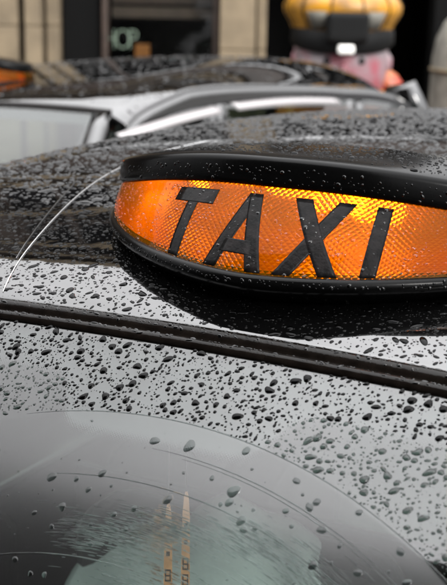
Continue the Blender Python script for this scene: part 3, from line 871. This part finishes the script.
# ------------------------------------------------------------------ things inside the cab
def jacket():
    nu, nv = 48, 30; V = []
    for j in range(nv):
        q = j / (nv - 1)                        # 0 front hem, .5 ridge, 1 back hem
        for i in range(nu):
            t = i / (nu - 1) * 2 - 1
            x = -.15 + t * .28
            top = 1.326 - (.11 if t < 0 else .13) * max(0, abs(t + .1) - .15) ** 1.6 * 1.3 - .012 * math.sin(t * 9) * .4
            ang = (q - .5) * math.pi
            y = .44 + .115 * math.sin(ang) + .012 * math.sin(6 * t + 4 * q)
            drop = (abs(q - .5) * 2) ** 2.2 * .30
            z = top - drop + .008 * math.sin(11 * t + 9 * q)
            V.append((x + .02 * math.sin(7 * q + 3 * t), y - .10 * (1 if q < .5 else 0) * (0.5 - q), z))
    o = mesh_obj('jacket', V, grid_faces(nu, nv), 'teal', None, True)
    m_ = o.modifiers.new('solid', 'SOLIDIFY'); m_.thickness = .008
    tag(o, 'pale teal jacket draped over the seat behind the windscreen', 'jacket')
jacket()

def strap(x, y, ztop, name_label):
    root = empty('strap', (x, y, ztop - .30), math.radians(24))
    w = .0052
    zt = .30
    V = []; rows_ = [(0, 1), (.10, 1), (.20, 1), (.27, .85), (.295, .5), (.30, .22)]
    for z, k in rows_:
        V += [(-w * k, -.0006, z), (w * k, -.0006, z), (w * k, .0006, z), (-w * k, .0006, z)]
    F = grid_faces(4, len(rows_), True) + [(0, 1, 2, 3), tuple(len(V) - 4 + i for i in range(4))]
    o = mesh_obj('band', V, F, 'tan', root)
    sweep('cord', [(0, 0, .299), (0, .002, .30 + (1.69 - ztop) * .5), (0, 0, .30 + 1.69 - ztop)], ring(.0004, 5), 'ink', root, up=(1, 0, 0))
    for i in range(9):                          # blocky characters printed along the strap
        z = .262 - .008 - i * .0215 - (.012 if i > 1 else 0)
        if i < 2:
            box('print', (-.0022, -.0011, z), (.0022, -.0007, z + .006), 'ink', o)
            continue
        for a0, a1, b0, b1 in ((-.0036, -.0020, 0, .016), (.0020, .0036, 0, .016), (-.0019, .0019, 0, .0022), (-.0019, .0019, .0138, .016), (-.0019, .0019, .0068, .0088)):
            box('print', (a0, -.0011, z + b0), (a1, -.0007, z + b1), 'ink', o)
    tag(root, name_label, 'strap', 'tan straps hanging inside the windscreen')
strap(-.122, .108, 1.484, 'tan printed strap with the lower tip of the hanging pair')
strap(-.106, .122, 1.497, 'tan printed strap with the higher tip of the hanging pair')

# ------------------------------------------------------------------ rain
def scatter(n, sample, rad, accept, sep=.97, cell=.012, used=None):
    """dart throwing, large drops first; returns (a, b, r)"""
    rs = np.sort(rad(n))[::-1]
    grid = used if used is not None else {}
    out = []
    a, b = sample(n)
    ok = accept(a, b, rs)
    for i in np.nonzero(ok)[0]:
        r = rs[i]; x, y = a[i], b[i]
        gx_, gy_ = int(x // cell), int(y // cell)
        bad = False
        for ii in (gx_ - 1, gx_, gx_ + 1):
            for jj in (gy_ - 1, gy_, gy_ + 1):
                for (px, py, pr_) in grid.get((ii, jj), ()):
                    if (px - x) ** 2 + (py - y) ** 2 < ((pr_ + r) * sep) ** 2:
                        bad = True; break
                if bad: break
            if bad: break
        if not bad:
            grid.setdefault((gx_, gy_), []).append((x, y, r)); out.append((x, y, r))
    return np.array(out)

def drops_arrays(fn, D_, m=10, rings=(1, .86, .5), hk=.42, ang=0., elong=.35, wob=.12, flat=1.):
    """domes of water on the surface fn(a, b); D_ rows (a, b, r)"""
    N = len(D_)
    a, b, r = D_[:, 0], D_[:, 1], D_[:, 2]
    ph = np.linspace(0, 2 * np.pi, m, endpoint=False)
    e1 = 1 + elong * RNG.random(N) ** 1.5; an = ang + RNG.normal(size=N) * .5
    p2, p3 = RNG.random(N) * 6.3, RNG.random(N) * 6.3
    w2, w3 = wob * RNG.random(N), wob * .8 * RNG.random(N)
    rr = r[:, None] * (1 + w2[:, None] * np.sin(2 * ph + p2[:, None]) + w3[:, None] * np.sin(3 * ph + p3[:, None]))
    lx = rr * np.cos(ph) * e1[:, None]; ly = rr * np.sin(ph) / np.sqrt(e1)[:, None]
    ca, sa = np.cos(an)[:, None], np.sin(an)[:, None]
    dx, dy = lx * ca - ly * sa, lx * sa + ly * ca
    nrm = normals(fn, a, b)
    H = r * hk * (.8 + .4 * RNG.random(N)) * flat
    Vs = []
    for q in rings:
        A, B = (a[:, None] + dx * q), (b[:, None] + dy * q)
        P = fn(A.ravel(), B.ravel()).reshape(N, m, 3)
        hq = (1 - q * q) ** .62
        P = P + nrm[:, None, :] * (H[:, None, None] * hq - (.00015 if q == 1 else 0))
        Vs.append(P)
    top = fn(a, b) + nrm * H[:, None]
    V = np.concatenate(Vs + [top[:, None, :]], 1)      # N, m*len+1, 3
    k = len(rings); T = []
    for j in range(k - 1):
        for i in range(m):
            i2 = (i + 1) % m
            T += [(j * m + i, j * m + i2, (j + 1) * m + i2), (j * m + i, (j + 1) * m + i2, (j + 1) * m + i)]
    for i in range(m):
        T.append(((k - 1) * m + i, (k - 1) * m + (i + 1) % m, k * m))
    T = np.array(T)
    # make sure the domes face outwards
    t = T[-1]
    fc = np.cross(V[:, t[1]] - V[:, t[0]], V[:, t[2]] - V[:, t[0]])
    if (np.sign((fc * nrm).sum(1))).sum() < 0:
        T = T[:, ::-1]
    return V, T

def drops_stuff(name, label, fn, D_, mat, **kw):
    V, T = drops_arrays(fn, D_, **kw)
    N, k, _ = V.shape
    TT = (T[None] + (np.arange(N) * k)[:, None, None]).reshape(-1, 3)
    o = link(bpy.data.objects.new(name, tri_mesh(name, V.reshape(-1, 3), TT, mat)))
    tag(o, label, 'raindrops', kind='stuff')
    return o

def drops_single(fn, D_, mat, label, group, **kw):
    V, T = drops_arrays(fn, D_, **kw)
    for i in range(len(V)):
        c = fn(D_[i:i + 1, 0], D_[i:i + 1, 1])[0]
        o = link(bpy.data.objects.new('raindrop', tri_mesh('raindrop', V[i] - c, T, mat)))
        o.location = c
        tag(o, label, 'raindrop', group)

PIV, RW = (-.018, .637), .552
def wiped(u, v): return np.hypot(u - PIV[0], v - PIV[1]) < RW
def frit_edge(U):
    return .058 + .058 / (1 + np.exp(-(U + .150) / .006)) / (1 + np.exp((U - .088) / .009)) - .03 * np.clip(U - .02, 0, .07)
def lognorm(med, sig, mx, mn):
    return lambda n: np.clip(med * np.exp(RNG.normal(size=n) * sig), mn, mx)

# windscreen above the wiper's sweep
D_ = scatter(17000, lambda n: (RNG.uniform(-.42, .42, n), RNG.uniform(.004, .30, n)), lognorm(.00095, .62, .0044, .0004),
             lambda u, v, r: ~wiped(u, v) & (np.hypot(u - PIV[0], v - PIV[1]) - RW > r) & (v < .24 + .0 * u))
onf = D_[:, 1] < frit_edge(D_[:, 0]) - .006
BLACKD, CLEARD = D_[onf], D_[~onf]
def split_big(A, n): return A[np.argsort(-A[:, 2])[:n]], A[np.argsort(-A[:, 2])[n:]]
nd = dict(hk=.38, ang=-.55, elong=.55, wob=.16)
b1, s1 = split_big(BLACKD, 110)
drops_single(screen_s, b1, 'water_dark', 'large raindrop on the black printed band at the top of the windscreen', 'large raindrops on the printed band', m=16, rings=(1, .9, .65, .3), **nd)
drops_stuff('small_raindrops', 'fine raindrops on the black printed band of the windscreen', screen_s, s1, 'water_dark', m=9, **nd)
b2, s2 = split_big(CLEARD, 60)
drops_single(screen_s, b2, 'water_glass', 'large clear raindrop on bare windscreen glass outside the wiper arc', 'large raindrops on the bare glass', m=16, rings=(1, .9, .65, .3), **nd)
drops_stuff('small_raindrops', 'fine clear raindrops on bare windscreen glass outside the wiper arc', screen_s, s2, 'water_glass', m=9, **nd)

# flat drops on the wiped glass
WD = np.array([(-.12, .1688, .006), (-.0925, .165, .0038), (-.0675, .1537, .0049), (-.075, .1725, .0038), (-.095, .195, .0049), (-.1225, .2075, .0033), (-.0375, .19, .0033), (-.05, .2225, .0027), (-.0275, .11, .0055), (.01, .1075, .0071), (.01, .1638, .0055), (-.02, .18, .0038), (.0625, .1562, .0027), (.045, .1338, .0033), (-.0975, .2162, .0033), (-.1225, .255, .0038), (-.1, .2637, .0033), (-.085, .2612, .0033), (-.0525, .1638, .0022), (-.0575, .205, .0027), (.015, .135, .0022), (-.02, .2013, .0027), (-.16, .1713, .0016), (-.0425, .1475, .0016), (-.16, .1975, .0016), (.0675, .1, .0049), (.125, .1175, .0044), (.07, .1413, .0071), (.07, .1525, .0049), (.0875, .1663, .0055), (.0925, .1738, .0044), (.1025, .17, .0033), (.145, .1388, .0049), (.15, .1325, .0044), (.1625, .1562, .0049), (.125, .1475, .0038), (.135, .16, .0027), (.1825, .1663, .0027), (.235, .1575, .0049), (.19, .1325, .0038), (.165, .1888, .0049), (.205, .185, .0044), (.095, .1537, .0022), (.18, .1825, .0022), (.08, .1163, .0022), (.2475, .1825, .0044), (.23, .1775, .0022), (.135, .1288, .0022)])
WD[:, 2] *= .85
drops_single(screen_s, WD, 'water_flat', 'flat dark raindrop on the wiped part of the windscreen', 'flat raindrops on the wiped glass', m=16, rings=(1, .9, .65, .3), hk=.13, ang=-.9, elong=.3, wob=.14)
X_ = scatter(160, lambda n: (RNG.uniform(-.3, .35, n), RNG.uniform(.09, .34, n)), lognorm(.0007, .5, .0016, .0004), lambda u, v, r: np.hypot(u - PIV[0], v - PIV[1]) < RW - .01)
drops_stuff('small_raindrops', 'fine stray raindrops on the wiped part of the windscreen', screen_s, X_, 'water_flat', m=8, hk=.15)

# wiper streaks: thin arcs of water about the wiper's pivot
def streaks(name, label, arcs, mat):
    V, T = [], []
    for R_, a0, a1, w, hh in arcs:
        n = max(4, int(abs(a1 - a0) * R_ / .006)); o_ = len(V)
        t = np.linspace(a0, a1, n + 1)
        tp_ = np.sin(np.pi * np.linspace(0.02, .98, n + 1)) ** .4
        for rr, lift in ((-1, -.0001), (0, 1), (1, -.0001)):
            rad = R_ + rr * w * tp_
            u = PIV[0] + rad * np.sin(t); v = PIV[1] - rad * np.cos(t)
            P = screen_s(u, v) + normals(screen_s, u, v) * (hh * tp_ if lift == 1 else np.full(n + 1, .00005))[:, None]
            V += list(P)
        for k in range(2):
            for i in range(n):
                A = o_ + k * (n + 1) + i
                T += [(A, A + n + 1, A + 1), (A + 1, A + n + 1, A + n + 2)]
    V = np.array(V); T = np.array(T)
    nn = np.cross(V[T[0, 1]] - V[T[0, 0]], V[T[0, 2]] - V[T[0, 0]])
    if nn[2] < 0: T = T[:, ::-1]
    o = link(bpy.data.objects.new(name, tri_mesh(name, V, T, mat)))
    tag(o, label, 'water streaks', kind='stuff')
arcs = [(RW, -.30, .75, .0007, .0006), (.519, -.02, .62, .0006, .0005), (.5155, .05, .62, .0005, .0005), (.483, -.22, .5, .0007, .0006), (.402, -.5, .10, .0007, .0005), (.470, .05, .45, .0004, .0004), (.455, .12, .5, .0004, .0004), (.435, .2, .55, .0005, .0004)]
streaks('wiper_streaks', 'long thin water arcs left by the wiper on the windscreen', arcs, 'water_film')
sm = []
for (u, v, su_, sv_, nn_) in ((-.065, .212, .030, .016, 40), (-.010, .205, .040, .018, 90), (.025, .190, .036, .012, 50), (.10, .185, .05, .016, 70), (-.015, .185, .02, .006, 8), (.02, .24, .06, .02, 40), (.17, .20, .05, .016, 50)):
    for k in range(nn_ * 4):
        uu, v_ = u + RNG.normal() * su_ * .55, v + RNG.normal() * sv_ * .6
        R_ = math.hypot(uu - PIV[0], v_ - PIV[1]); a_ = math.atan2(uu - PIV[0], PIV[1] - v_)
        ln = RNG.uniform(.003, .022) / R_
        sm.append((R_, a_ - ln / 2, a_ + ln / 2, RNG.uniform(.0002, .0007), RNG.uniform(.0001, .0004)))
streaks('wiper_smear', 'short dark smears of water brushed across the wiped glass', sm, 'water_film')

# roof: in front of and around the sign, then back to the crown
def not_sign(x, y):
    dx = np.abs(x) / .275; dy = np.where(y < SG['ys'], (SG['ys'] - y) / .215, (y - SG['ys']) / .12)
    return dx ** 1.8 + dy ** 1.8 > 1
used = {}
Dn = scatter(13000, lambda n: (RNG.uniform(-.55, .55, n), RNG.uniform(.026, .30, n)), lognorm(.0010, .6, .0046, .0004),
             lambda x, y, r: not_sign(x, y) & (y > .026 + .0114 * (x / .7) ** 2 + r), used=used)
b3, s3 = split_big(Dn, 90)
rd = dict(hk=.33, ang=.2, elong=.8, wob=.2)
drops_single(roof_s, b3, 'water_dark', 'large raindrop beaded on the black roof edge around the sign foot', 'large raindrops on the roof edge', m=16, rings=(1, .9, .65, .3), **rd)
drops_stuff('small_raindrops', 'fine raindrops on the black roof edge around the sign foot', roof_s, s3, 'water_dark', m=9, **rd)
Df = scatter(40000, lambda n: (RNG.uniform(-.79, .60, n), RNG.uniform(.30, 2.0, n)), lognorm(.0016, .55, .006, .0007),
             lambda x, y, r: not_sign(x, y), cell=.018)
b4, s4 = split_big(Df, 0)
drops_stuff('roof_raindrops', 'dense raindrops glinting over the dark taxi roof behind the sign', roof_s, s4, 'water_roof', m=8, rings=(1, .85, .5), hk=.42, ang=.45, elong=1.4, wob=.3)
# the farther cab's roof
D2 = scatter(5000, lambda n: (RNG.uniform(-.79, .79, n), RNG.uniform(.06, 2.3, n)), lognorm(.0026, .45, .008, .0012), lambda x, y, r: not_sign(x, y), cell=.022)
o = drops_stuff('roof_raindrops', 'raindrops over the roof of the farther taxi', roof_s, D2, 'water_roof', m=7, rings=(1, .6), hk=.4, elong=.7)
o.location = C2_POS; o.rotation_euler = C2_ROT
# sign cap and lens
def cap_s(x, y):
    yc = SG['ys'] - .008
    q2 = np.abs(x / .291) ** 1.75 + np.abs((y - yc) / np.where(y < yc, .176, .12)) ** 1.75
    z = SG['zb'] + SG['H'] - SG['drop'] * (x / SG['w']) ** 2 + np.interp(np.clip(q2, 0, 1) ** .57, [0, .25, .5, .75, .9, 1], [.0358, .0358, .0348, .0328, .0308, .0293]) + SG['tilt'] * (y - SG['ys']) - cap_fall(x, y)
    return np.stack([x, y, z], -1)
Dc = scatter(2600, lambda n: (RNG.uniform(-.28, .28, n), RNG.uniform(.14, .42, n)), lognorm(.0012, .5, .004, .0005),
             lambda x, y, r: np.abs(x / .29) ** 1.75 + np.abs((y - .302) / np.where(y < .302, .174, .118)) ** 1.75 < .88)
drops_stuff('small_raindrops', 'raindrops on top of the black cap of the taxi sign', cap_s, Dc, 'water_dark', m=8, rings=(1, .8, .4))
um = float(ARC[-1])
Dl = scatter(2600, lambda n: (RNG.uniform(-um + .01, um - .01, n), RNG.uniform(.003, FACE - .006, n)), lognorm(.0010, .5, .003, .0005), lambda u, v, r: u < 9)
drops_stuff('small_raindrops', 'tiny clear raindrops on the orange lens of the taxi sign', lens_s, Dl, 'water_lens', m=9, rings=(1, .8, .4), hk=.5, wob=.15)

_pa = np.array([0, .002, .007, .0105, .0155, .018, .023, .029, .033]); _pb = np.array([.0055, .0062, .0068, .0055, .007, .0115, .0140, .0140, .0115])
def seal_s(u, a):
    k = (u / .7) ** 2
    return np.stack([u, .0114 * k + a * .74, 1.72 - .0354 * k + np.interp(a, _pa, _pb) * .85 + a * .10], -1)
Ds = scatter(1500, lambda n: (RNG.uniform(-.45, .45, n), RNG.uniform(.001, .032, n)), lognorm(.0011, .5, .003, .0005), lambda u, a, r: (a < .009) | (a > .018))
drops_stuff('small_raindrops', 'raindrops on the dark rubber seal above the windscreen', seal_s, Ds, 'water_roof', m=8, rings=(1, .8, .4), hk=.4, ang=0., elong=1.2)

# beads on the front of the hood and on the rim under the lens
def hood_s(u, v):
    th = np.interp(u, ARC, TH)
    P = sign_plan(th, np.ones_like(th), .0043); P[:, 2] += v
    P[:, 2] -= cap_fall(P[:, 0], P[:, 1])
    return P
hood_s.centre = lens_s.centre
Dh = scatter(380, lambda n: (RNG.uniform(-um + .01, um - .01, n), RNG.uniform(.003, .020, n)), lognorm(.0009, .5, .0024, .0005), lambda u, v, r: u < 9)
drops_stuff('small_raindrops', 'raindrops on the front of the black hood over the orange lens', hood_s, Dh, 'water_roof', m=8, rings=(1, .8, .4), hk=.4)
def rim_s(u, v):
    th = np.interp(u, ARC, TH)
    P = sign_plan(th, np.zeros_like(th), .0066); P[:, 2] += v
    return P
rim_s.centre = lens_s.centre
Dr = scatter(300, lambda n: (RNG.uniform(-um + .01, um - .01, n), RNG.uniform(-.005, .001, n)), lognorm(.0009, .5, .0022, .0005), lambda u, v, r: u < 9)
drops_stuff('small_raindrops', 'raindrops along the black rim under the orange lens', rim_s, Dr, 'water_roof', m=8, rings=(1, .8, .4), hk=.4)
